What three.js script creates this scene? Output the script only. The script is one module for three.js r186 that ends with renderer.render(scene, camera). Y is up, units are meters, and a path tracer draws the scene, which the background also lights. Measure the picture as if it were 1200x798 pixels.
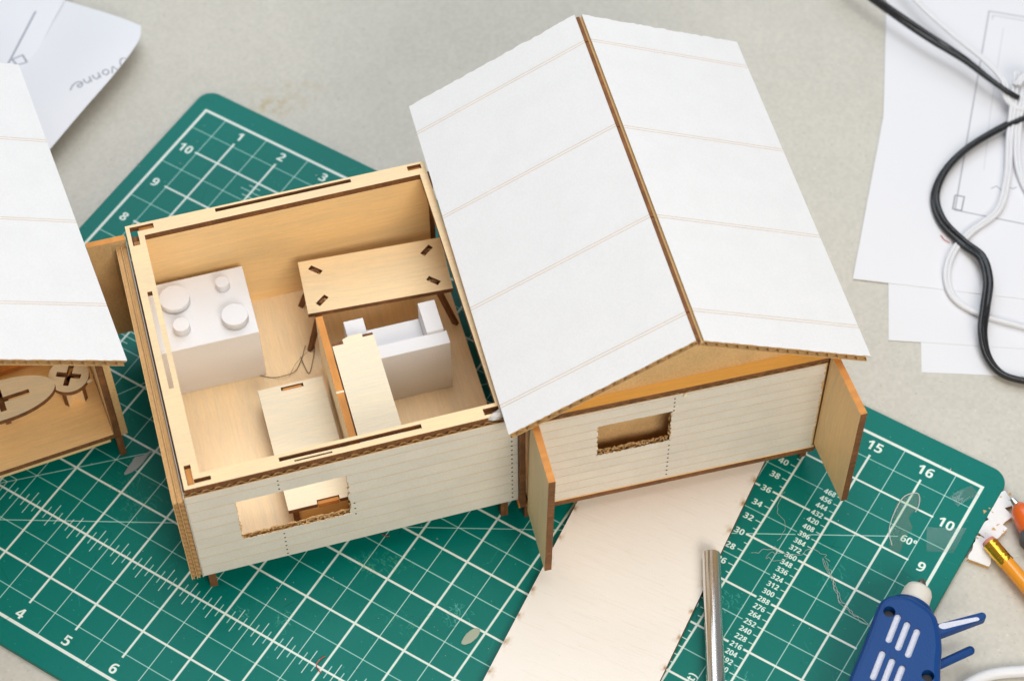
import * as THREE from 'three';
import { RoundedBoxGeometry } from 'three/addons/geometries/RoundedBoxGeometry.js';
import { RectAreaLightUniformsLib } from 'three/addons/lights/RectAreaLightUniformsLib.js';
import { Brush, Evaluator, SUBTRACTION } from 'three-bvh-csg';
import * as BGU from 'three/addons/utils/BufferGeometryUtils.js';

// ---------------------------------------------------------------- camera, light, exposure
const scene = new THREE.Scene();
const camera = new THREE.PerspectiveCamera(17.532, 1200 / 798, 0.05, 20);
camera.position.set(0.05224, 0.85508, 0.51055);
camera.up.set(0.00468, 0.57465, -0.81839);
camera.lookAt(0.05224 - 0.00667, 0.85508 - 0.81836, 0.51055 - 0.57467);
camera.focus = 0.955;
camera.userData.fStop = 10;
const renderer = new THREE.WebGLRenderer({ antialias: true });
renderer.toneMapping = THREE.LinearToneMapping;
renderer.toneMappingExposure = 1.06;
renderer.shadowMap.enabled = true;
RectAreaLightUniformsLib.init();
scene.background = new THREE.Color().setRGB(0.24, 0.232, 0.226);      // pale, evenly lit workshop round the bench

function panelLamp(label, at, target, w, h, intensity, rgb, glow) {
  const g = new THREE.Group(); g.name = numbered('light_panel'); scene.add(g);
  g.position.set(...at); g.lookAt(...target);                         // +z looks at the bench
  g.userData = { label, category: 'lamp', group: 'light panels round the bench' };
  const c = new THREE.Color().setRGB(...rgb);
  const housing = new THREE.Mesh(new RoundedBoxGeometry(w + 0.06, h + 0.06, 0.05, 2, 0.01), new THREE.MeshStandardMaterial({ color: 0xd8d8d4, roughness: 0.6 }));
  housing.name = 'housing'; housing.position.z = -0.04; g.add(housing);
  const diff = new THREE.Mesh(new THREE.BoxGeometry(w, h, 0.008), new THREE.MeshStandardMaterial({ color: 0xffffff, roughness: 0.8, emissive: c, emissiveIntensity: glow }));
  diff.name = 'diffuser'; diff.position.z = -0.01; g.add(diff);
  const l = new THREE.RectAreaLight(c, intensity, w, h);
  l.position.set(...at); l.lookAt(...target); scene.add(l);
}
const taken = {};
function numbered(n) { const k = taken[n] = (taken[n] ?? -1) + 1; return k ? `${n}_${String(k).padStart(3, '0')}` : n; }
panelLamp('wide cool ceiling light panel above the far side of the bench', [0.16, 1.75, -0.18], [0, 0, 0], 1.1, 0.8, 2.95, [0.985, 1, 1.02], 1.2);
panelLamp('broad bluish light panel low beyond the far edge of the bench', [-0.1, 1.2, -1.05], [0, 0, 0], 1.5, 0.8, 1.7, [0.82, 0.95, 1.08], 0.5);
panelLamp('small warm work light panel on the near side of the bench', [0.45, 0.85, 0.95], [0.06, 0.03, 0.0], 0.6, 0.5, 7.8, [1, 0.93, 0.82], 2);

// ---------------------------------------------------------------- random, noise
function rng(seed) { let s = seed >>> 0; return () => { s = (s + 0x6D2B79F5) >>> 0; let t = s; t = Math.imul(t ^ (t >>> 15), t | 1); t ^= t + Math.imul(t ^ (t >>> 7), t | 61); return ((t ^ (t >>> 14)) >>> 0) / 4294967296; }; }
const rnd = rng(11);
function grid(seed, w, h) { const r = rng(seed), a = new Float32Array(w * h); for (let i = 0; i < a.length; i++) a[i] = r(); return { a, w, h }; }
function vn(g, x, y) {                                                  // tiling value noise, x and y in cells
  const x0 = Math.floor(x), y0 = Math.floor(y); let fx = x - x0, fy = y - y0; fx = fx * fx * (3 - 2 * fx); fy = fy * fy * (3 - 2 * fy);
  const i = ((x0 % g.w) + g.w) % g.w, j = ((y0 % g.h) + g.h) % g.h, i1 = (i + 1) % g.w, j1 = (j + 1) % g.h;
  return (g.a[j * g.w + i] * (1 - fx) + g.a[j * g.w + i1] * fx) * (1 - fy) + (g.a[j1 * g.w + i] * (1 - fx) + g.a[j1 * g.w + i1] * fx) * fy;
}
function dataTex(w, h, fn, srgb = true) {
  const d = new Uint8Array(w * h * 4), o = [0, 0, 0];
  for (let y = 0; y < h; y++) for (let x = 0; x < w; x++) { fn(x / w, y / h, o); const i = (y * w + x) * 4; for (let k = 0; k < 3; k++) d[i + k] = Math.max(0, Math.min(255, o[k])); d[i + 3] = 255; }
  const t = new THREE.DataTexture(d, w, h, THREE.RGBAFormat); t.wrapS = t.wrapT = THREE.RepeatWrapping; t.magFilter = THREE.LinearFilter; t.minFilter = THREE.LinearMipmapLinearFilter; t.generateMipmaps = true;
  if (srgb) t.colorSpace = THREE.SRGBColorSpace; t.needsUpdate = true; return t;
}
// wood: long fibres along u; one tile = 120 mm
function woodTex(seed, base, amp, warm, flame = 1) {
  const a = grid(seed, 8, 160), b = grid(seed + 1, 40, 512), c = grid(seed + 2, 3, 10), d = grid(seed + 3, 120, 512), e = grid(seed + 4, 512, 512);
  return dataTex(1024, 1024, (u, v, o) => {
    const wv = v + 0.035 * flame * (vn(c, u * 3, v * 10) - 0.5);
    const band = vn(a, u * 8, wv * 160) - 0.5, fib = vn(b, u * 40, wv * 512) - 0.5, pore = vn(d, u * 120, v * 512), coarse = vn(c, u * 3 + 1.5, v * 10 + 3) - 0.5, gr = vn(e, u * 512, v * 512) - 0.5;
    let k = 1 + amp * (0.09 * band + 0.06 * fib + 0.10 * coarse + 0.03 * gr); if (pore > 0.86) k -= amp * (pore - 0.86) * 0.55;
    o[0] = base[0] * k; o[1] = base[1] * (k - warm * 0.05 * (band + coarse)); o[2] = base[2] * (k - warm * 0.12 * (band + coarse + 0.5 * fib));
  });
}
const N64 = grid(5, 64, 64), N256 = grid(6, 256, 256), N16 = grid(7, 16, 16), N8 = grid(8, 8, 8), N512 = grid(9, 512, 512);
const birchTex = woodTex(21, [243, 213, 166], 0.6, 0.4);
const paleTex = woodTex(31, [243, 227, 196], 0.5, 0.4);
const honeyTex = woodTex(41, [246, 208, 150], 0.65, 0.4);
const amberTex = woodTex(51, [236, 184, 98], 0.5, 0.4), floorTex = woodTex(61, [247, 218, 174], 0.6, 0.4);
const edgeTex = dataTex(256, 256, (u, v, o) => { const k = 0.86 + 0.35 * vn(N64, u * 64, v * 64) * vn(N256, u * 256, v * 20) + 0.16 * (vn(N16, u * 16, v * 16) - 0.5); o[0] = 128 * k; o[1] = 82 * k; o[2] = 44 * k; });
const emberTex = dataTex(256, 256, (u, v, o) => { const k = 0.94 + 0.10 * vn(N64, u * 64, v * 16) + 0.08 * (vn(N16, u * 16, v * 16) - 0.5); o[0] = 214 * k; o[1] = 144 * k * (0.9 + 0.1 * k); o[2] = 72 * k; });
const kraftTex = dataTex(512, 512, (u, v, o) => { const k = 1 + 0.07 * (vn(N16, u * 16, v * 16) - 0.5) + 0.07 * (vn(N256, u * 256, v * 128) - 0.5) + 0.08 * (vn(N512, u * 512, v * 512) - 0.5); o[0] = 216 * k; o[1] = 178 * k; o[2] = 124 * k; });
const paperTex = dataTex(512, 512, (u, v, o) => { const k = 1 + 0.012 * (vn(N16, u * 16, v * 16) - 0.5) + 0.018 * (vn(N256, u * 256, v * 128) - 0.5) + 0.014 * (vn(N512, u * 512, v * 512) - 0.5); o[0] = 232 * k; o[1] = 231 * k; o[2] = 231 * k; });
const sidingTex = dataTex(512, 512, (u, v, o) => { const k = 1 + 0.035 * (vn(N16, u * 16, v * 16) - 0.5) + 0.03 * (vn(N256, u * 256, v * 128) - 0.5); o[0] = 226 * k; o[1] = 217 * k; o[2] = 204 * k; });
const fineBump = dataTex(512, 512, (u, v, o) => { o[0] = o[1] = o[2] = 255 * (0.6 * vn(N512, u * 512, v * 512) + 0.4 * vn(N256, u * 256, v * 256)); }, false);
const waveBump = dataTex(256, 256, (u, v, o) => { o[0] = o[1] = o[2] = 255 * (0.7 * vn(N8, u * 8, v * 8) + 0.3 * vn(N64, u * 64, v * 64)); }, false);

const std = (o) => new THREE.MeshStandardMaterial(o), phys = (o) => new THREE.MeshPhysicalMaterial(o);
const M = {
  birch: std({ map: birchTex, roughness: 0.55, bumpMap: fineBump, bumpScale: 0.00006 }),
  floorWood: std({ map: floorTex, roughness: 0.5, bumpMap: fineBump, bumpScale: 0.00006 }),
  pale: std({ map: paleTex, roughness: 0.5, bumpMap: fineBump, bumpScale: 0.00006 }),
  honey: std({ map: honeyTex, roughness: 0.5, bumpMap: fineBump, bumpScale: 0.00006 }),
  edge: std({ map: edgeTex, roughness: 0.8, bumpMap: fineBump, bumpScale: 0.0002 }),
  ember: std({ map: emberTex, roughness: 0.75, bumpMap: fineBump, bumpScale: 0.0002 }),
  char: std({ color: new THREE.Color().setRGB(0.035, 0.02, 0.012), roughness: 0.85 }),
  flute: std({ map: kraftTex, roughness: 0.9, side: THREE.DoubleSide }),
  amber: std({ map: amberTex, roughness: 0.5, bumpMap: fineBump, bumpScale: 0.00006 }),
  kraft: std({ map: kraftTex, roughness: 0.9, bumpMap: fineBump, bumpScale: 0.00015 }),
  paper: std({ map: paperTex, roughness: 0.75, bumpMap: waveBump, bumpScale: 0.00003 }),
  siding: std({ map: sidingTex, roughness: 0.8, bumpMap: waveBump, bumpScale: 0.00005 }),
  foam: std({ color: new THREE.Color().setRGB(0.79, 0.78, 0.79), roughness: 0.7, bumpMap: fineBump, bumpScale: 0.00005 }),
  sheet: std({ color: new THREE.Color().setRGB(0.77, 0.77, 0.80), roughness: 0.75, side: THREE.DoubleSide }),
  glue: phys({ color: new THREE.Color().setRGB(0.86, 0.86, 0.85), roughness: 0.25, transmission: 0.45, thickness: 0, ior: 1.45 }),
  strand: phys({ color: new THREE.Color().setRGB(0.88, 0.90, 0.88), roughness: 0.25, transmission: 0.5, thickness: 0 }),
  film: phys({ color: new THREE.Color().setRGB(0.96, 0.97, 0.96), roughness: 0.05, transmission: 0.98, thickness: 0, ior: 1.24 }),
  thread: std({ color: new THREE.Color().setRGB(0.10, 0.07, 0.05), roughness: 0.5 }),
  blackPvc: phys({ color: new THREE.Color().setRGB(0.012, 0.012, 0.013), roughness: 0.2, bumpMap: waveBump, bumpScale: 0.0002 }),
  whitePvc: std({ color: new THREE.Color().setRGB(0.74, 0.74, 0.76), roughness: 0.4 }),
  steel: std({ color: new THREE.Color().setRGB(0.78, 0.78, 0.77), metalness: 1, roughness: 0.2 }),
  darkMetal: std({ color: new THREE.Color().setRGB(0.22, 0.2, 0.18), metalness: 0.9, roughness: 0.4 }),
  blue: phys({ color: new THREE.Color().setRGB(0.003, 0.050, 0.21), roughness: 0.42, specularIntensity: 0.55, bumpMap: fineBump, bumpScale: 0.00008 }),
  silicone: std({ color: new THREE.Color().setRGB(0.72, 0.69, 0.62), roughness: 0.5 }),
  slotWhite: std({ color: new THREE.Color().setRGB(0.66, 0.68, 0.78), roughness: 0.7, bumpMap: fineBump, bumpScale: 0.0003 }),
  screw: std({ color: new THREE.Color().setRGB(0.03, 0.03, 0.03), metalness: 0.6, roughness: 0.35 }),
  pencil: phys({ color: new THREE.Color().setRGB(0.80, 0.30, 0.012), roughness: 0.3, clearcoat: 0.6, clearcoatRoughness: 0.2 }),
  gold: std({ color: new THREE.Color().setRGB(0.85, 0.50, 0.05), metalness: 1, roughness: 0.25 }),
  pink: std({ color: new THREE.Color().setRGB(0.62, 0.24, 0.20), roughness: 0.9 }),
  orange: phys({ color: new THREE.Color().setRGB(0.78, 0.13, 0.012), roughness: 0.35, clearcoat: 0.4 }),
  grey: std({ color: new THREE.Color().setRGB(0.09, 0.09, 0.10), roughness: 0.6 }),
  red: std({ color: new THREE.Color().setRGB(0.55, 0.06, 0.05), roughness: 0.7 }),
  speck: std({ color: new THREE.Color().setRGB(0.75, 0.45, 0.42), roughness: 0.8 }),
};

// ---------------------------------------------------------------- helpers (geometry is written in millimetres)
function planarUV(g, tile = 120, turn = false, ox = rnd() * 5, oy = rnd() * 5) {
  const p = g.attributes.position, n = g.attributes.normal, uv = new Float32Array(p.count * 2);
  for (let i = 0; i < p.count; i++) {
    const nx = Math.abs(n.getX(i)), ny = Math.abs(n.getY(i)), nz = Math.abs(n.getZ(i)), x = p.getX(i), y = p.getY(i), z = p.getZ(i);
    let a, b; if (ny >= nx && ny >= nz) { a = x; b = z; } else if (nx >= nz) { a = z; b = y; } else { a = x; b = y; }
    if (turn) [a, b] = [b, a];
    uv[2 * i] = a / tile + ox; uv[2 * i + 1] = b / tile + oy;
  }
  g.setAttribute('uv', new THREE.BufferAttribute(uv, 2)); return g;
}
function put(name, g, mat, parent, o = {}) {
  if (o.uv !== false) planarUV(g, o.tile ?? 120, o.turn);
  g.scale(0.001, 0.001, 0.001);
  const m = new THREE.Mesh(g, mat); m.name = parent ? name : numbered(name); m.castShadow = m.receiveShadow = true;
  (parent ?? scene).add(m);
  if (o.kind) m.userData.kind = o.kind; if (o.label) m.userData.label = o.label; if (o.category) m.userData.category = o.category; if (o.group) m.userData.group = o.group;
  return m;
}
function thing(name, label, category, [x, y, z] = [0, 0, 0], deg = 0, group) {
  const g = new THREE.Group(); g.name = numbered(name); scene.add(g); g.position.set(x / 1000, y / 1000, z / 1000); g.rotation.y = deg * Math.PI / 180;
  g.userData = { label, category }; if (group) g.userData.group = group; return g;
}
const box = (x0, x1, y0, y1, z0, z1) => new THREE.BoxGeometry(x1 - x0, y1 - y0, z1 - z0).translate((x0 + x1) / 2, (y0 + y1) / 2, (z0 + z1) / 2);
const rbox = (x0, x1, y0, y1, z0, z1, r = 0.5) => new RoundedBoxGeometry(x1 - x0, y1 - y0, z1 - z0, 2, r).translate((x0 + x1) / 2, (y0 + y1) / 2, (z0 + z1) / 2);
// ply board: faces of the thin axis in one material, the other four sides burnt edges
function ply(name, [x0, x1, y0, y1, z0, z1], thin, parent, face = M.birch, edge = M.edge, o = {}) {
  const i = { x: 0, y: 1, z: 2 }[thin], mats = [edge, edge, edge, edge, edge, edge]; mats[2 * i] = mats[2 * i + 1] = face;
  return put(name, box(x0, x1, y0, y1, z0, z1), mats, parent, o);
}
function shape(pts, holes = []) { const s = new THREE.Shape(pts.map(([x, y]) => new THREE.Vector2(x, y))); for (const h of holes) s.holes.push(new THREE.Path(h.map(([x, y]) => new THREE.Vector2(x, y)))); return s; }
const ext = (pts, holes, d, bevel) => new THREE.ExtrudeGeometry(shape(pts, holes), bevel ? { depth: d - 2 * bevel, bevelEnabled: true, bevelThickness: bevel, bevelSize: bevel, bevelOffset: -bevel, bevelSegments: 3, curveSegments: 10 } : { depth: d, bevelEnabled: false, curveSegments: 10 });
// horizontal plate from (x, z) points, bottom at y
function flat(pts, holes, y, t, bevel) { const f = (q) => q.map(([x, z]) => [x, -z]); const g = ext(f(pts), holes.map(f), t, bevel); g.rotateX(-Math.PI / 2); g.translate(0, y + (bevel ?? 0), 0); return g; }
// upright plate facing z from (x, y) points, back at z
function upright(pts, holes, z, t) { return ext(pts, holes, t).translate(0, 0, z); }
const rect = (x0, x1, y0, y1) => [[x0, y0], [x1, y0], [x1, y1], [x0, y1]];
function jag(x0, y0, x1, y1, n, amp, r) { const out = [], dx = x1 - x0, dy = y1 - y0, l = Math.hypot(dx, dy); for (let i = 0; i <= n; i++) { const k = i / n, a = i === 0 || i === n ? 0 : (r() - 0.5) * 2 * amp; out.push([x0 + dx * k - dy / l * a, y0 + dy * k + dx / l * a]); } return out; }
// a corrugated medium: wave along axis a, height along b, drawn out along c
function corrugated(len, amp, pitch, depth) {
  const n = Math.round(len / pitch * 12), pos = [], idx = [];
  for (let i = 0; i <= n; i++) { const s = i / n * len, y = amp * Math.sin(s / pitch * 2 * Math.PI); pos.push(s, y, 0, s, y, depth); }
  for (let i = 0; i < n; i++) { const a = 2 * i; idx.push(a, a + 1, a + 2, a + 1, a + 3, a + 2); }
  const g = new THREE.BufferGeometry(); g.setAttribute('position', new THREE.Float32BufferAttribute(pos, 3)); g.setIndex(idx);
  const t = g.toNonIndexed(); t.computeVertexNormals();
  const u = t.clone(); u.translate(0, 0.22, 0); return BGU.mergeGeometries([t, u]);
}
const tube = (pts, r, seg = 60, rad = 8, closed = false) => new THREE.TubeGeometry(new THREE.CatmullRomCurve3(pts.map((p) => new THREE.Vector3(...p)), closed, 'centripetal'), seg, r, rad, closed);
const strip = (g) => { g = g.index ? g.toNonIndexed() : g; for (const k of Object.keys(g.attributes)) if (!['position', 'normal', 'uv'].includes(k)) g.deleteAttribute(k); g.clearGroups?.(); return g; };
const merge = (gs) => BGU.mergeGeometries(gs.map(strip));
const canvas = (w, h) => { const c = document.createElement('canvas'); c.width = w; c.height = h; return [c, c.getContext('2d')]; };
function canvasTex(c) { const t = new THREE.CanvasTexture(c); t.colorSpace = THREE.SRGBColorSpace; t.anisotropy = 8; return t; }

// ---------------------------------------------------------------- bench top
{
  const st = rng(77), stains = []; for (let i = 0; i < 26; i++) stains.push([st(), st(), 0.006 + 0.018 * st(), 0.3 + st(), st()]);
  stains.push([0.328, 0.205, 0.020, 0.5, 1.2], [0.318, 0.215, 0.012, 0.6, 1.2], [0.574, 0.176, 0.022, 0.4, 1.6], [0.46, 0.26, 0.010, 0.6, 2.0]);
  const laminate = dataTex(2048, 2048, (u, v, o) => {
    let k = 1 + 0.015 * (vn(N8, u * 8, v * 8) - 0.5) + 0.018 * (vn(N64, u * 64, v * 64) - 0.5) + 0.05 * (vn(N512, u * 512, v * 512) - 0.5), w = 0;
    const g2 = vn(N512, u * 1024 + 0.3, v * 1024); if (g2 > 0.93) k -= 0.10; if (g2 < 0.06) k += 0.07;
    for (const [x, y, r, e, s] of stains) { const dx = (u - x) / r, dy = (v - y) / (r * e), d = dx * dx + dy * dy; if (d < 4) { const n = vn(N256, u * 256, v * 256) + 0.7 * vn(N64, u * 128, v * 128); w += s * Math.max(0, 1 - d / 3) * Math.max(0, n - 0.8) * 1.1; } }
    o[0] = 198 * k * (1 - 0.06 * w); o[1] = 194 * k * (1 - 0.10 * w); o[2] = 183 * k * (1 - 0.20 * w);
  });
  const g = rbox(-700, 700, -28, 0, -560, 480, 3); const p = g.attributes.position, uv = new Float32Array(p.count * 2);
  for (let i = 0; i < p.count; i++) { uv[2 * i] = (p.getX(i) + 320) / 760; uv[2 * i + 1] = (p.getZ(i) + 400) / 760; }
  g.setAttribute('uv', new THREE.BufferAttribute(uv, 2));
  put('table_top', g, phys({ map: laminate, roughness: 0.5, bumpMap: fineBump, bumpScale: 0.00004 }), null, { uv: false, kind: 'structure', label: 'pale grey speckled laminate bench top' });
}

// ---------------------------------------------------------------- cutting mat, 18 by 12 inches, printed grid 17 by 11
{
  const W = 2048, H = 1382, MU = 0.33, MV = 0.48, S = W / (17 + 2 * MU), [c, x] = canvas(W, H), r = rng(3), X = (u) => (u + MU) * S, Y = (v) => (11 + MV - v) * S;
  x.fillStyle = '#007268'; x.fillRect(0, 0, W, H);
  for (let i = 0; i < 5200; i++) { const a = r() * W, b = r() * H, k = r(); x.fillStyle = k < 0.55 ? `rgba(4,60,52,${0.05 + 0.08 * r()})` : `rgba(30,140,122,${0.04 + 0.06 * r()})`; const s = 1 + 5 * r() * r(); x.fillRect(a, b, s, s * (0.5 + r())); }
  x.lineCap = 'butt';
  const line = (u0, v0, u1, v1, w, a = 1) => { x.strokeStyle = `rgba(226,232,224,${a})`; x.lineWidth = w; x.beginPath(); x.moveTo(X(u0), Y(v0)); x.lineTo(X(u1), Y(v1)); x.stroke(); };
  for (let k = 0; k < 17; k++) line(k + 0.5, 0, k + 0.5, 11, 1.9, 0.85);
  for (let k = 0; k < 11; k++) line(0, k + 0.5, 17, k + 0.5, 1.9, 0.85);
  for (let k = 1; k < 17; k++) line(k, 0.42, k, 10.58, 4.9);
  for (let k = 1; k < 11; k++) line(0.46, k, 16.52, k, 4.9);
  x.strokeStyle = 'rgb(226,232,224)'; x.lineWidth = 7; x.strokeRect(X(0), Y(11), 17 * S, 11 * S);
  const t3 = Math.tan(Math.PI / 6); line(0, 0, 16.16, 16.16 * t3, 2, 0.85); line(0, 0, 10.9, 10.9, 2, 0.85); line(0, 0, 6.3, 6.3 / t3, 2, 0.85);
  for (let k = 0; k <= 12 * 8; k++) { const u = 2 + k / 8; if (u > 13.9) break; const h = k % 8 === 0 ? 0 : k % 4 === 0 ? 0 : k % 2 === 0 ? 0.24 : 0.13; if (h) line(u, 2 - h, u, 2 + h, 1.9, 0.95); }
  for (let k = 0; k <= 8 * 8; k++) { const v = 2 + k / 8; const h = k % 4 === 0 ? 0 : k % 2 === 0 ? 0.24 : 0.13; if (h) line(2 - h, v, 2 + h, v, 1.9, 0.95); }
  const text = (s, u, v, px, rot = 0, al = 'center', wt = 'bold') => { x.save(); x.translate(X(u), Y(v)); x.rotate(rot); x.fillStyle = 'rgb(232,238,230)'; x.font = `${wt} ${px}px sans-serif`; x.textAlign = al; x.textBaseline = 'middle'; x.fillText(s, 0, 0); x.restore(); };
  for (let k = 1; k < 17; k++) { text(String(k), k, 10.79, 33); text(String(k), k, 0.19, 33); }
  for (let k = 1; k < 11; k++) { text(String(k), 0.24, k, 33); text(String(k), 16.77, k, 33); }
  // picas along 14, points along 15, both counted from the line at 3
  const gap = (u0, u1, v0, v1) => { x.fillStyle = '#007268'; x.fillRect(X(u0), Y(v1), (u1 - u0) * S, (v1 - v0) * S); };
  for (let p = 1; p <= 41; p++) { const v = 3 + p / 6; if (p % 2 === 0) { gap(13.62, 13.87, v - 0.07, v + 0.07); text(String(p), 13.745, v, 20); } line(14 - (p % 2 ? 0.08 : 0.12), v, 14, v, 2.1); }
  for (let p = 1; p <= 39; p++) { const v = 3 + p / 6; gap(14.61, 14.89, v - 0.065, v + 0.065); text(String(p * 12), 14.75, v, 15.5); line(14.90, v, 15, v, 1.9); }
  text('(pt)', 14.4, 5.0, 24, -Math.PI / 2); text('60°', 16.36, 9.34, 23);
  // knife scratches, dried glue and rubbed patches
  for (let i = 0; i < 900; i++) { const a = r() * W, b = r() * H, an = r() * 6.28, l = 6 + 60 * r() * r(); x.strokeStyle = r() < 0.5 ? `rgba(150,190,170,${0.06 + 0.16 * r()})` : `rgba(0,35,30,${0.1 + 0.2 * r()})`; x.lineWidth = 0.6 + r(); x.beginPath(); x.moveTo(a, b); x.lineTo(a + l * Math.cos(an), b + l * Math.sin(an)); x.stroke(); }
  const smear = (u, v, n, sp, len, col, al) => { for (let i = 0; i < n; i++) { const a = X(u) + (r() + r() - 1) * sp, b = Y(v) + (r() + r() - 1) * sp * 0.8, an = 0.4 + r() * 1.2; x.strokeStyle = `rgba(${col},${al * (0.4 + r())})`; x.lineWidth = 0.7 + 2 * r(); x.beginPath(); x.moveTo(a, b); x.quadraticCurveTo(a + len * r(), b + len * (r() - 0.5), a + len * Math.cos(an) * r() * 1.5, b + len * Math.sin(an) * r()); x.stroke(); } };
  smear(8.55, 4.15, 70, 46, 16, '168,180,140', 0.26); smear(8.9, 4.4, 40, 40, 12, '150,165,120', 0.25); smear(4.3, 3.0, 60, 70, 22, '178,186,160', 0.22); smear(4.0, 3.3, 30, 50, 14, '190,190,150', 0.25);
  smear(10.3, 4.1, 26, 40, 20, '190,205,190', 0.3); smear(14.2, 6.7, 30, 34, 12, '170,205,190', 0.3); smear(15.0, 5.4, 50, 50, 16, '190,215,200', 0.26); smear(7.9, 2.4, 16, 30, 18, '180,190,170', 0.3); smear(7.2, 2.2, 12, 26, 16, '180,190,170', 0.3);
  smear(15.6, 8.0, 30, 60, 18, '180,215,200', 0.16); smear(9.6, 3.4, 22, 60, 16, '190,190,150', 0.22); smear(12.2, 5.6, 16, 40, 14, '180,205,190', 0.2);
  for (let i = 0; i < 2400; i++) { const k = r(); x.fillStyle = k < 0.6 ? `rgba(190,205,190,${0.15 + 0.3 * r()})` : k < 0.9 ? `rgba(0,40,34,${0.3 * r()})` : `rgba(170,90,70,${0.5 * r()})`; const s = 0.8 + 1.8 * r(); x.fillRect(r() * W, r() * H, s, s); }
  const hw = (8.5 + MU) * 25.4, hh = (5.5 + MV) * 25.4, rad = 8, s = new THREE.Shape();
  s.moveTo(-hw + rad, -hh); s.lineTo(hw - rad, -hh); s.absarc(hw - rad, -hh + rad, rad, -Math.PI / 2, 0); s.lineTo(hw, hh - rad); s.absarc(hw - rad, hh - rad, rad, 0, Math.PI / 2); s.lineTo(-hw + rad, hh); s.absarc(-hw + rad, hh - rad, rad, Math.PI / 2, Math.PI); s.lineTo(-hw, -hh + rad); s.absarc(-hw + rad, -hh + rad, rad, Math.PI, 1.5 * Math.PI);
  const g = new THREE.ExtrudeGeometry(s, { depth: 2.4, bevelEnabled: true, bevelThickness: 0.3, bevelSize: 0.3, bevelOffset: -0.3, bevelSegments: 2, curveSegments: 14 }); g.rotateX(-Math.PI / 2); g.translate(0, 0.3, 0);
  const p = g.attributes.position, uv = new Float32Array(p.count * 2); for (let i = 0; i < p.count; i++) { uv[2 * i] = (p.getX(i) + hw) / (2 * hw); uv[2 * i + 1] = (hh - p.getZ(i)) / (2 * hh); }
  g.setAttribute('uv', new THREE.BufferAttribute(uv, 2));
  const bump = fineBump.clone(); bump.repeat.set(6, 4);
  const m = put('cutting_mat', g, phys({ map: canvasTex(c), roughness: 0.38, specularIntensity: 0.36, bumpMap: bump, bumpScale: 0.00005 }), null, { uv: false, label: 'green self-healing cutting mat with white inch grid lying on the bench', category: 'cutting mat' });
  m.rotation.y = -31.584 * Math.PI / 180;
}

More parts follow.
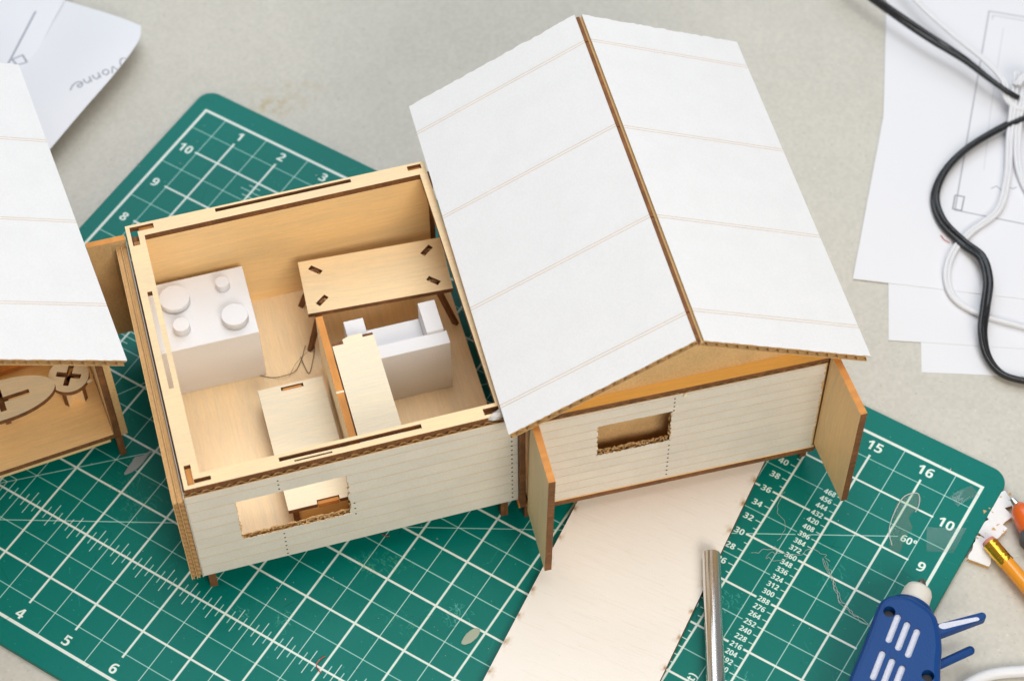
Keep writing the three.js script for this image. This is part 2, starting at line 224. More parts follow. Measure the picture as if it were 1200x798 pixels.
// ---------------------------------------------------------------- cardboard house walls: kraft core, scored white face boards, torn window
function sidingWall(parent, x0, x1, y0, y1, zf, hole, step, seed, o = {}) {
  const r = rng(seed), { hx0, hx1, hy0, hy1 } = hole, t = 3;
  const torn = (gx, amp, n) => [...jag(hx0 + gx, hy0 + gx, hx1 - gx, hy0 + gx, n, amp, r).slice(0, -1), ...jag(hx1 - gx, hy0 + gx, hx1 - gx, hy1 - gx, n >> 1, amp, r).slice(0, -1), ...jag(hx1 - gx, hy1 - gx, hx0 + gx, hy1 - gx, n, amp * 0.35, r).slice(0, -1), ...jag(hx0 + gx, hy1 - gx, hx0 + gx, hy0 + gx, n >> 1, amp, r).slice(0, -1)];
  const core = put('front_wall', upright(rect(x0, x1, y0, y1), [torn(-0.1, 0.5, 40)], zf - 0.52, 0.4), M.kraft, parent, { label: 'cardboard front wall with white scored boards and a torn window opening' });
  put('back_liner', upright(rect(x0, x1, y0, y1), [torn(-0.2, 0.7, 34)], zf - t, 0.4), M.kraft, core);
  // the fluted medium, in strips round the opening
  const fl = []; const wave = (a, b, c, d) => { if (b - a > 1 && d - c > 1) { const g = corrugated(b - a, 0.75, 5.2, d - c); g.rotateX(Math.PI / 2); g.translate(a, d, zf - 1.85); fl.push(g); } };
  wave(x0, hx0 - 0.6, y0, y1); wave(hx1 + 0.6, x1, y0, y1); wave(hx0, hx1, y0, hy0 - 0.3); wave(hx0, hx1, hy1 + 0.2, y1);
  put('flute', merge(fl), M.flute, core, { kind: 'stuff' });
  // torn shreds of liner round the opening
  const sh = []; for (let i = 0; i < 70; i++) { const k = r(), e = k < 0.62 ? [hx0 + (hx1 - hx0) * r(), hy0 + 0.1] : k < 0.85 ? [hx1 - 0.1, hy0 + (hy1 - hy0) * r() * 0.8] : [hx0 + 0.1, hy0 + (hy1 - hy0) * r()]; const g = new THREE.TetrahedronGeometry(0.35 + 0.55 * r()); g.scale(1.6, 0.6, 0.8); g.rotateZ(r() * 3); g.rotateX(r() * 3); g.translate(e[0], e[1] + (r() - 0.5) * 0.8, zf - 0.3 - 2.4 * r()); sh.push(g); }
  put('torn_shred', merge(sh), M.kraft, core, { kind: 'stuff' });
  const hp = []; for (let i = 0; i < 40; i++) { const g = new THREE.TetrahedronGeometry(0.3 + 0.4 * r()); g.scale(1.7, 0.5, 0.6); g.rotateZ(r() * 3); g.translate(hx0 + (hx1 - hx0) * r(), hy0 - 0.1 + (r() - 0.5) * 0.6, zf - 0.2 + 0.2 * r()); hp.push(g); }
  put('paper_shred', merge(hp), M.siding, core, { kind: 'stuff' });
  const ox = o.raggedRight ?? 0, L = (y) => hx0 + (vn(N64, y * 1.3 + seed, 3.3) - 0.5) * 1.6, Rr = (y) => hx1 + (vn(N64, y * 1.3 + seed, 9.7) - 0.5) * 1.6;
  const low = jag(L(hy0), hy0, Rr(hy0), hy0, 34, 0.55, r), high = jag(L(hy1), hy1, Rr(hy1), hy1, 20, 0.18, r);
  const edgeR = (a, b) => { const n = 6, out = []; for (let i = 0; i <= n; i++) { const y = a + (b - a) * i / n; out.push([x1 - ox * vn(N64, y * 0.9 + seed, 1.7), y]); } return out; };
  for (let y = y0; y < y1 - 0.5; y += step) {
    const a = y + (y === y0 ? 0 : 0.19), b = Math.min(y + step, y1) - (y + step >= y1 ? 0 : 0.19), pcs = [];
    const side = (f, from, to) => { const out = []; for (let i = 0; i <= 5; i++) { const q = from + (to - from) * i / 5; out.push([f(q), q]); } return out; };
    if (b <= hy0 || a >= hy1) pcs.push([[x0, a], ...edgeR(a, b), [x0, b]]);
    else if (a < hy0) pcs.push([[x0, a], ...edgeR(a, b), ...side(Rr, b, hy0).slice(0, -1), ...[...low].reverse(), ...side(L, hy0, b).slice(1), [x0, b]]);
    else if (b > hy1) pcs.push([[x0, a], ...side(L, a, hy1).slice(0, -1), ...high, ...side(Rr, hy1, a).slice(1), ...edgeR(a, b), [x0, b]]);
    else { pcs.push([[x0, a], ...side(L, a, b), [x0, b]]); pcs.push([...edgeR(a, b), ...side(Rr, b, a)]); }
    for (const q of pcs) put('siding_board', upright(q, [], zf - 0.11, 0.11), M.siding, core);
  }
  return core;
}
function dots(parent, list, z) {           // rows of laser-burnt perforations
  put('perforation', merge(list.map(([x, y, r = 0.42]) => new THREE.CylinderGeometry(r, r, 0.12, 8).rotateX(Math.PI / 2).translate(x, y, z + 0.03))), M.char, parent, { kind: 'stuff' });
}
function dotRow(x, a, b, step, dx = 0) { const o = []; for (let y = a; y < b; y += step) o.push([x + dx * (y - a), y]); return o; }
// a roof slope of corrugated board: white scored panels over kraft
function roofSlope(parent, ridge, eave, z0, z1, scores, seed, o = {}) {
  const [rx, ry] = ridge, [exx, ey] = eave, len = Math.hypot(exx - rx, ey - ry), cx = (exx - rx) / len, cy = (ey - ry) / len, s = Math.sign(cx), r = rng(seed);
  const mtx = new THREE.Matrix4().makeBasis(new THREE.Vector3(cx, cy, 0), new THREE.Vector3(-cy * s, cx * s, 0), new THREE.Vector3(0, 0, s));
  const zz = (z) => s * z;                              // local z runs backwards on the left slope
  const part = put('roof_slope', box(0, len, -0.5, -0.1, Math.min(zz(z0), zz(z1)), Math.max(zz(z0), zz(z1))), M.kraft, parent, { label: o.label });
  part.quaternion.setFromRotationMatrix(mtx); part.position.set(rx / 1000, ry / 1000, 0);
  put('lower_liner', box(0.4, len, -3.7, -3.35, Math.min(zz(z0), zz(z1)), Math.max(zz(z0), zz(z1))), M.kraft, part);
  put('flute', corrugated(len, 1.05, 5.1, Math.abs(z1 - z0)).translate(0, -2.15, Math.min(zz(z0), zz(z1))), M.flute, part, { kind: 'stuff' });
  const bands = []; let from = z0; for (const q of scores) { bands.push([from, q - 0.8], [q - 0.52, q + 0.52]); from = q + 0.8; } bands.push([from, z1]);
  for (const [a, b] of bands) {
    const first = a === z0, narrow = b - a < 2;
    const back = first ? jag(0, a, len, a, 46, 0.35, r) : [[0, a], [len, a]];
    const front = b === z1 ? jag(len, b, 0, b, 46, 0.22, r) : [[len, b], [0, b]];
    put(narrow ? 'score_strip' : 'roof_panel', flat([...back, ...front].map(([x, z]) => [x, zz(z)]), [], -0.09, 0.09), M.paper, part);
  }
  return part;
}

// ---------------------------------------------------------------- open room module
const NEAR = 'model house modules';
{
  const h = thing('model_room', 'open roofless plywood model room with white furniture inside and a torn window', 'model house', [-87.81, 3, 46.25], 15.616, NEAR);
  ply('floor', [1, 140.8, 15, 18, -142.5, -3.2], 'y', h, M.floorWood, M.edge, { turn: true });
  ply('back_wall', [3, 137, 15.2, 79.9, -139, -136], 'z', h, M.honey, M.edge);
  ply('left_wall', [0.4, 3.2, 15, 79.9, -139.5, -3.4], 'x', h, M.birch, M.edge);
  // top frame with its slots and corner tenons
  const L1 = [[2.6, -142.0], [13.2, -142.0], [13.2, -139.2], [5.8, -139.2], [5.8, -131.5], [2.6, -131.5]], L2 = [[2.6, -13.4], [5.4, -13.4], [5.4, -6.0], [12.4, -6.0], [12.4, -3.6], [2.6, -3.6]], L3 = [[129.3, -142.2], [135.6, -142.2], [135.6, -139.6], [129.3, -139.6]], L4 = [[128.0, -6.6], [134.6, -6.6], [134.6, -3.4], [128.0, -3.4]];
  put('top_frame', flat([[0.8, -143.4], [137.4, -143.4], [137.4, -1.8], [0.8, -1.8]], [rect(8.4, 133.9, -136.2, -8.3), L1, L2, L3, L4, rect(41.2, 103.2, -142.3, -140.4), rect(4.0, 6.1, -105, -52.6), rect(41.0, 101.4, -6.6, -4.4), rect(47, 63, -3.7, -3.0)], 80, 3), [M.birch, M.edge], h, { label: 'pale plywood rim with laser-cut slots' });
  put('corner_tenon', box(6.5, 13, 79.2, 81.4, -142, -139.4), M.ember, h); put('corner_tenon', box(2.8, 5.2, 79, 81.6, -12.6, -4.2), M.ember, h); put('corner_tenon', box(129.5, 135.4, 79.2, 81.2, -142, -139.8), M.ember, h); put('corner_tenon', box(129, 134, 78.5, 80.6, -6.4, -4.4), M.edge, h);
  for (const [x, z] of [[3.4, -3.9], [135.2, -3.6], [3.6, -140], [136, -140]]) put('leg', box(x - 1.5, x + 1.8, 0, 15, z - 1.4, z + 1.4), M.edge, h);
  put('corner_post', box(136.6, 139.6, 18, 79.9, -139.4, -136.6), M.edge, h); put('corner_post', box(137, 140, 18, 79.6, -6.4, -3.3), M.edge, h);
  ply('side_flange', [-17.5, -0.2, 15, 82.2, -139.6, -136.8], 'z', h, M.kraft, M.ember, { label: 'brown board stub standing out from the back corner' });
  put('tape', box(-7, -0.6, 40, 80, -136.75, -136.6), M.film, h);
  // doubled cardboard on the left side
  const ls = put('side_siding', box(-5.2, -4.85, 13.2, 77.5, -141, -0.6), M.kraft, h, { label: 'doubled corrugated cardboard on the side wall' });
  put('liner', box(-2.9, -2.55, 13.2, 77.5, -141, -0.4), M.kraft, ls); put('liner', box(-0.35, 0, 13.4, 79, -141, -0.5), M.siding, ls);
  for (const cx of [-3.85, -1.4]) put('flute', corrugated(64, 0.95, 3.6, 140).rotateZ(Math.PI / 2).translate(cx, 13.4, -140.6), M.flute, ls, { kind: 'stuff' });
  sidingWall(h, 0.1, 141.2, 15, 79.6, 0, { hx0: 19.8, hx1: 67.2, hy0: 37, hy1: 67.6 }, 7.5, 5);
  dots(h, [...dotRow(138.6, 18, 78, 3.5), ...dotRow(37.4, 17, 35, 3.4), ...dotRow(38.6, 70, 78, 3.2), ...dotRow(69, 36, 46, 4.4)], 0);
  put('hot_glue', (() => { const g = new THREE.SphereGeometry(1, 20, 14), p = g.attributes.position; for (let i = 0; i < p.count; i++) { const x = p.getX(i), y = p.getY(i), z = p.getZ(i), k = 1 + 0.5 * (vn(N64, x * 3 + 9, z * 3 + y * 2) - 0.5); p.setXYZ(i, x * 4.6 * k, y * 1.1 * k, z * 2.0 * k); } g.computeVertexNormals(); return g.rotateY(0.3).translate(133.6, 82.7, -2.6); })(), M.glue, h);
}
// the furniture standing in the open room is placed in the room's own axes, then set down as things of their own
const ROOM = new THREE.Matrix4().makeRotationY(15.616 * Math.PI / 180).setPosition(-87.81, 3, 46.25);
function inRoom(name, label, category, x, z, deg = 0, y = 18, group) { const v = new THREE.Vector3(x, y, z).applyMatrix4(ROOM); return thing(name, label, category, [v.x, v.y, v.z], 15.616 + deg, group); }
{
  const s = inRoom('model_stove', 'white foam model cooker block with four round hobs in the open room', 'model furniture', 25.5, -112.5);
  put('body', rbox(-22.3, 22.4, 0, 34, -19.2, 19, 0.35), M.foam, s);
  for (const [x, z, r, t] of [[-10.6, -7.4, 6.9, 3.6], [11.8, -9.8, 3.2, 4.2], [-10.4, 8.6, 3.8, 4.4], [13.6, 9.6, 6.0, 4.2]]) {
    const g = new THREE.LatheGeometry([[0.001, t], [r - 0.35, t], [r - 0.08, t - 0.12], [r, t - 0.4], [r, -0.02], [0.001, -0.02]].map(([a, b]) => new THREE.Vector2(a, b)), 40).translate(x, 34, z);
    put('hob', g, M.foam, s);
  }
  const t = inRoom('model_table', 'plywood model table with four dark diagonal slots and splayed legs against the back wall', 'model furniture', 105.3, -112.6, -3.4);
  const slot = (x, z, a) => [[-3.1, -1.3], [3.1, -1.3], [3.1, 1.3], [-3.1, 1.3]].map(([p, q]) => [x + p * Math.cos(a) - q * Math.sin(a), z + p * Math.sin(a) + q * Math.cos(a)]);
  const sl = [[-26, -8.6, 0.72], [-25.8, 9.0, -0.72], [25.6, -8.6, -0.72], [25.4, 9.0, 0.72]];
  put('table_top', flat(rect(-33.2, 33.2, -14.6, 15.2), sl.map(([x, z, a]) => slot(x, z, a)), 28, 2.6), [M.birch, M.edge], t);
  sl.forEach(([x, z], i) => {
    const fx = x + Math.sign(x) * 8.5, fz = z + Math.sign(z) * 4, g = box(-1.3, 1.3, -30.6, 0.0, -1.0, 1.0).rotateY(-sl[i][2]);
    const p = g.attributes.position; for (let k = 0; k < p.count; k++) { const f = -p.getY(k) / 30.6; p.setXYZ(k, p.getX(k) * (i % 1 + 1) + x + (fx - x) * f, 30 + p.getY(k) * 30 / 30.6, p.getZ(k) + z + (fz - z) * f); }
    g.computeVertexNormals(); put('leg', g, M.edge, t);
    put('tenon', box(-0.9, 0.7, 28.4, 30.2, -0.6, 0.6).rotateY(-sl[i][2]).translate(x, 0, z), M.edge, t);
  });
  const c = inRoom('model_armchair', 'white foam model armchair with square back and arms beside the tall cabinet', 'model furniture', 107, -76);
  put('backrest', rbox(-22, 21.2, 0, 35, 5.2, 12.2, 0.3), M.foam, c);
  put('arm', rbox(-22, -13, 0, 34.6, -12, 5.15, 0.3), M.foam, c); put('arm', rbox(12.2, 20, 0, 36.4, -11.6, 5.15, 0.3), M.foam, c);
  put('seat', rbox(-12.95, 12.15, 0, 25, -11.4, 5.15, 0.3), M.foam, c);
  const b = inRoom('model_bench', 'low plywood model bench with a slotted top beneath the torn window', 'model furniture', 56.4, -44.5);
  put('bench_top', flat([[-14.8, -32.4], [14.8, -32.4], [14.8, 32.4], [8, 32.4], [8, 30.4], [-2, 30.4], [-2, 32.4], [-14.8, 32.4]], [rect(-4.6, 5.6, -31.2, -29.2)], 10.6, 2.6), [M.pale, M.edge], b);
  put('tenon', box(-3.8, 4.8, 10, 12.6, -30.9, -29.5), M.ember, b); put('tenon', box(-1.6, 7.6, 9.6, 12.4, 30.6, 32.2), M.ember, b);
  put('front_panel', box(-9.6, 14.4, 0, 10.5, 28.4, 30.4), M.honey, b); put('back_panel', box(-13, 14, 0, 10.5, -31, -29), M.honey, b);
  for (const [x, z] of [[-11.6, 30.2], [12.8, 31.2], [-12, -29], [13, -29]]) put('leg', box(x - 1.3, x + 1.3, 0, 10.5, z - 1, z + 1.4), M.edge, b);
  const p = inRoom('model_partition', 'upright plywood partition board with a bright orange cut edge', 'model furniture', 74.8, -49.5);
  put('board', box(-1.6, 1.6, 0, 40, -40.4, 41), [M.pale, M.pale, M.ember, M.edge, M.edge, M.edge], p); put('tab', box(-1.7, 1.75, 38.6, 40.3, 1.0, 2.0), M.pale, p);
  const k = inRoom('model_cabinet', 'tall plywood model cabinet with notched top beside the partition', 'model furniture', 86.6, -43);
  put('cabinet_top', flat([[-9.6, -29.6], [-4.6, -29.6], [-4.6, -32], [-1.5, -33.2], [4.4, -33.2], [4.4, -31], [9.2, -31], [9.4, -32.2], [9.8, 34], [-9.6, 34]], [], 37.2, 2.6), [M.pale, M.ember], k);
  put('tenon', box(-9.4, -4.8, 37, 38.8, -32, -29.8), M.edge, k); put('tenon', box(4.6, 9.2, 37, 38.8, -33, -31.2), M.edge, k);
  ply('side_panel', [6.6, 9.2, 0, 37.1, -29, 34], 'x', k, M.pale); ply('side_panel', [-9.6, -7.4, 0, 37.1, -29, 34], 'x', k, M.pale); ply('back_panel', [-7.3, 6.5, 0, 37.1, -31, -28.6], 'z', k, M.pale);
  const w = new THREE.Group();
  const v = (x, y, z) => new THREE.Vector3(x, y, z).applyMatrix4(ROOM).toArray();
  put('glue_thread', tube([v(44, 18.4, -94), v(50, 18.3, -91), v(55, 19.5, -89.6), v(60.4, 19, -90.9), v(64.4, 18.6, -96), v(68.4, 19.5, -103.5)], 0.17, 50, 6), M.thread, null, { label: 'long fine brown glue thread curving across the room floor to the table foot', category: 'thread' });
  put('glue_thread', tube([v(64.8, 20, -97.6), v(65.6, 19, -92), v(66.6, 18.4, -88.6), v(69.6, 19, -94), v(72.2, 20, -101), v(72.4, 21, -103)], 0.18, 40, 6), M.thread, null, { label: 'short V-shaped brown thread on the room floor beside the partition', category: 'thread' });
  put('glue_thread', tube([v(58, 18.4, -90), v(62, 20, -94.5), v(67, 22, -97), v(72, 21, -101)], 0.09, 30, 5), M.thread, null, { label: 'faint straight thread crossing the V-shaped thread on the room floor', category: 'thread' });
}

// ---------------------------------------------------------------- roofed module
{
  const h = thing('model_house', 'roofed model house with white scored cardboard roof and siding', 'model house', [51.32, 3, 8.6], 13.616, NEAR);
  ply('floor', [1, 132, 12.8, 16.2, -150, 4.9], 'y', h, M.honey, M.edge);
  put('floor_skirt', box(4, 131, 10.2, 12.7, 1.4, 3.4), M.ember, h);
  ply('back_wall', [3, 131, 16.3, 84, -150, -147], 'z', h, M.birch); ply('left_wall', [3, 6, 16.3, 84, -147, 0], 'x', h, M.birch); ply('right_wall', [128, 131, 16.3, 84, -147, 0], 'x', h, M.birch);
  ply('inner_wall', [6.1, 127.9, 16.3, 84, -9, -6.4], 'z', h, M.kraft, M.kraft);
  for (const [x, z] of [[1, -1.5], [129.8, -2], [2, -140], [130, -140]]) put('leg', box(x - 1.4, x + 1.6, 0, 12.7, z - 1.4, z + 1.4), M.edge, h);
  sidingWall(h, 3.2, 131, 16.4, 81.6, 4.5, { hx0: 30.6, hx1: 63.2, hy0: 46.6, hy1: 69.6 }, 6.4, 15, { raggedRight: 1.5 });
  dots(h, [...dotRow(63.1, 19, 46, 3.4), ...dotRow(63.9, 70, 81, 3.0)], 4.5);
  ply('top_beam', [2.6, 131.4, 82.6, 85.2, -5, 4.2], 'y', h, M.amber, M.edge, { label: 'yellow plywood beam under the gable' });
  put('tab', box(67.5, 68.8, 79.6, 82.2, 4.9, 5.3), M.pale, h);
  // gables stand just under the roof, in the roof's own axes
  const roof = new THREE.Group(); roof.name = 'roof'; roof.rotation.y = 0.8 * Math.PI / 180; h.add(roof);
  put('gable', upright([[1.5, 85.3], [135, 85.3], [135, 90.2], [70, 122.2], [69.6, 122.2], [1.5, 89.6]], [], -2.9, 2.8), M.kraft, roof, { label: 'bare brown cardboard gable' });
  put('gable', upright([[3, 85.3], [135, 85.3], [135, 90.2], [70, 122.2], [69.6, 122.2], [3, 90.2]], [], -152, 2.8), M.kraft, roof);
  roofSlope(roof, [68.4, 127], [-9.6, 88], -173.6, 10.6, [-157, -106.8, -55.2, -3.6], 51, { label: 'white roof slope leaning over the open room' });
  roofSlope(roof, [71.6, 127], [147.5, 88], -173.0, 11.4, [-157, -105, -54.4, -4.4], 52, { label: 'white roof slope facing away from the open room' });
  const zs = [-172.8, -157, -106, -54.8, -4.0, 10.4]; for (let i = 0; i < 5; i++) put('ridge_strip', box(68.8, 70.3, 122.4, 126.4, zs[i] + 0.25, zs[i + 1] - 0.25), M.edge, roof);
  const settle = () => { h.updateMatrixWorld(true); for (const q of [...roof.children]) h.attach(q); h.remove(roof); };
  put('ridge_board', box(68.9, 70.3, 112, 122.3, -149, -3.5), M.edge, roof);
  settle();
  // porch side boards
  const wing = (x, z0, z1, y0, y1, tilt, yaw, label, face) => {
    const m = put('porch_wing', box(-1.5, 1.5, y0, y1, z0, z1), [face, face, M.ember, M.edge, M.edge, M.edge], h, { label, turn: true }); m.position.x = x / 1000; m.rotation.set(0, yaw, tilt); return m;
  };
  wing(0.9, 5.2, 36.4, 14.4, 86.6, -0.018, 0.0, 'side board between the two modules', M.birch);
  wing(132.6, 4.4, 36, 18.4, 87.4, -0.006, 0.07, 'side board on the far corner', M.honey);
  put('corner_post', box(130.6, 133.4, 12.8, 81, -6, 3.8), M.edge, h);
  put('hem', box(-2.9, -0.4, 13.5, 78, -8, 2.6), M.edge, h);
  put('floor_lip', box(-3.6, 0.6, 12.8, 15.2, -34, 2.2), M.ember, h);
}

// ---------------------------------------------------------------- third module, mostly out of frame
{
  const h = thing('model_pavilion', 'roofed model pavilion with open front and bare plywood floor', 'model house', [-132.25, 3, -26.96], 21.916, NEAR);
  ply('floor', [-130, -2.2, 15, 18, -112, 1.6], 'y', h, M.honey, M.edge);
  put('floor_skirt', box(-130, -4, 9.8, 14.9, -2.6, -0.6), M.honey, h);
  ply('side_wall', [-1.9, 0.9, 12, 79, -110, 1.2], 'x', h, M.birch, M.edge); put('side_siding', box(1.2, 4.2, 14, 78, -108, 0.6), M.kraft, h);
  put('leg', box(-1.8, 1.2, 0, 14.8, -1.2, 1.8), M.edge, h); put('leg', box(-1.8, 1.2, 0, 14.8, -108, -105), M.edge, h);
  ply('inner_wall', [-130, -14, 18.1, 78, -55, -52], 'z', h, M.birch); put('rail', box(-130, -22, 18.1, 21, -51.9, -48.6), M.ember, h); ply('back_wall', [-130, -2, 18.1, 79, -112, -109], 'z', h, M.birch);
  const roof = new THREE.Group(); roof.name = 'roof'; h.add(roof);
  roofSlope(roof, [-70, 130.8], [11.2, 84.8], -168, 13.2, [-117.6, -67.4, -18.2], 61, { label: 'white cardboard slope scored into panels' });
  roofSlope(roof, [-73, 130.8], [-150, 86.8], -168, 13.2, [-117.6, -67.4, -18.2], 62);
  h.updateMatrixWorld(true); for (const q of [...roof.children]) h.attach(q); h.remove(roof);
  const PAV = new THREE.Matrix4().makeRotationY(21.916 * Math.PI / 180).setPosition(-132.25, 3, -26.96);
  const inPav = (n, l, x, z, deg) => { const v = new THREE.Vector3(x, 18, z).applyMatrix4(PAV); return thing(n, l, 'model furniture', [v.x, v.y, v.z], 21.916 + deg); };
  const ring = (a, b, n = 56) => Array.from({ length: n }, (_, i) => [a * Math.cos(i / n * 2 * Math.PI), b * Math.sin(i / n * 2 * Math.PI)]);
  const cross = (l, m, w) => [[-l, -w], [-w, -w], [-w, -m], [w, -m], [w, -w], [l, -w], [l, w], [w, w], [w, m], [-w, m], [-w, w], [-l, w]];
  const st = inPav('model_stool', 'round plywood model stool with a dark cross slot in its seat', -12.8, -25.6, 8);
  put('seat', flat(ring(9.1, 9.1), [cross(5.6, 5.6, 1.25).map(([x, z]) => [x * 0.8 - z * 0.6, x * 0.6 + z * 0.8])], 13.4, 2.6), [M.pale, M.edge], st);
  for (const a of [-0.93, 0.64]) put('leg_panel', box(-6.4, 6.4, 0, 13.3, -1.2, 1.2).rotateY(a), [M.edge, M.edge, M.edge, M.edge, M.birch, M.birch], st);
  put('tab', box(5.8, 8.2, 14.6, 15.6, 6.2, 7.2), M.pale, st);
  const ov = inPav('model_oval_table', 'oval plywood model table with a charred cross slot on the pavilion floor', -44.4, -19.6, 0);
  put('table_top', flat(ring(24.6, 10.6), [cross(13, 6, 1.35)], 19.4, 2.6), [M.pale, M.edge], ov);
  for (const [w2, a] of [[3.2, 0], [3, Math.PI / 2]]) put('leg_panel', box(-w2, w2, 0, 19, -1.2, 1.2).rotateY(a).translate(0, 0, -5), M.edge, ov);
}

// ---------------------------------------------------------------- plywood offcut under the house, steel tube
{
  const [c, x] = canvas(512, 1024), r = rng(8); x.fillStyle = '#f1eae1'; x.fillRect(0, 0, 512, 1024);
  for (let i = 0; i < 1600; i++) { x.fillStyle = r() < 0.5 ? `rgba(205,185,158,${0.05 + 0.07 * r()})` : `rgba(255,250,242,${0.05 + 0.08 * r()})`; x.fillRect(r() * 512, r() * 1024, 4 + 120 * r(), 0.7 + 1.2 * r()); }
  for (let i = 0; i < 60; i++) { x.fillStyle = `rgba(120,95,70,${0.1 + 0.2 * r()})`; x.fillRect(r() * 512, r() * 1024, 1.5, 1.5); }
  const scorch = (u, v, s) => { for (let i = 0; i < 46; i++) { const d = Math.abs(r() + r() - 1) * s * 30, a = (r() - 0.5) * 2.2; x.fillStyle = `rgba(${120 + 50 * r()},${78 + 40 * r()},${36 + 30 * r()},${0.045 * (1.2 - d / (s * 34))})`; x.beginPath(); x.arc(u * 512 + (u < 0.5 ? 1 : -1) * d * Math.cos(a), v * 1024 + d * Math.sin(a) * 0.8, 1.5 + 5 * s * r(), 0, 7); x.fill(); } x.fillStyle = 'rgba(100,60,26,0.15)'; x.fillRect(u < 0.5 ? u * 512 : u * 512 - 6, v * 1024 - 2, 6, 3); };
  for (let k = 0; k < 15; k++) { scorch(0.002, 0.04 + k * 0.064 + 0.01 * r(), 0.6 + 0.6 * r()); scorch(0.998, 0.02 + k * 0.064 + 0.01 * r(), 0.6 + 0.6 * r()); }
  const g = box(-34, 34, 0, 3, -140, 90), p = g.attributes.position, uv = new Float32Array(p.count * 2);
  for (let i = 0; i < p.count; i++) { uv[2 * i] = (p.getX(i) + 34) / 68; uv[2 * i + 1] = 1 - (p.getZ(i) + 140) / 230; } g.setAttribute('uv', new THREE.BufferAttribute(uv, 2));
  const face = phys({ map: canvasTex(c), roughness: 0.42, bumpMap: fineBump, bumpScale: 0.00006 });
  const m = put('plywood_offcut', g, [M.edge, M.edge, face, face, M.edge, M.edge], null, { uv: false, label: 'pale flat plywood offcut with scorched edges sliding under the roofed house', category: 'plywood board' });
  m.position.set(0.09215, 0.0032, 0.045); m.rotation.y = -25.3 * Math.PI / 180;
}
{
  const t = thing('steel_tube', 'shiny steel tube lying across the plywood offcut', 'metal tube', [131.6, 10.3, 78], 0);
  const R = 3.95, prof = [[R - 0.7, -46.2], [R - 0.15, -46.2], [R, -46], [R, 46], [R - 0.15, 46.2], [R - 0.7, 46.2], [R - 0.7, -46.2]].map(([a, b]) => new THREE.Vector2(a, b));
  put('tube', new THREE.LatheGeometry(prof, 64).rotateX(Math.PI / 2), M.steel, t); t.rotation.set(0, -0.022, 0);
}

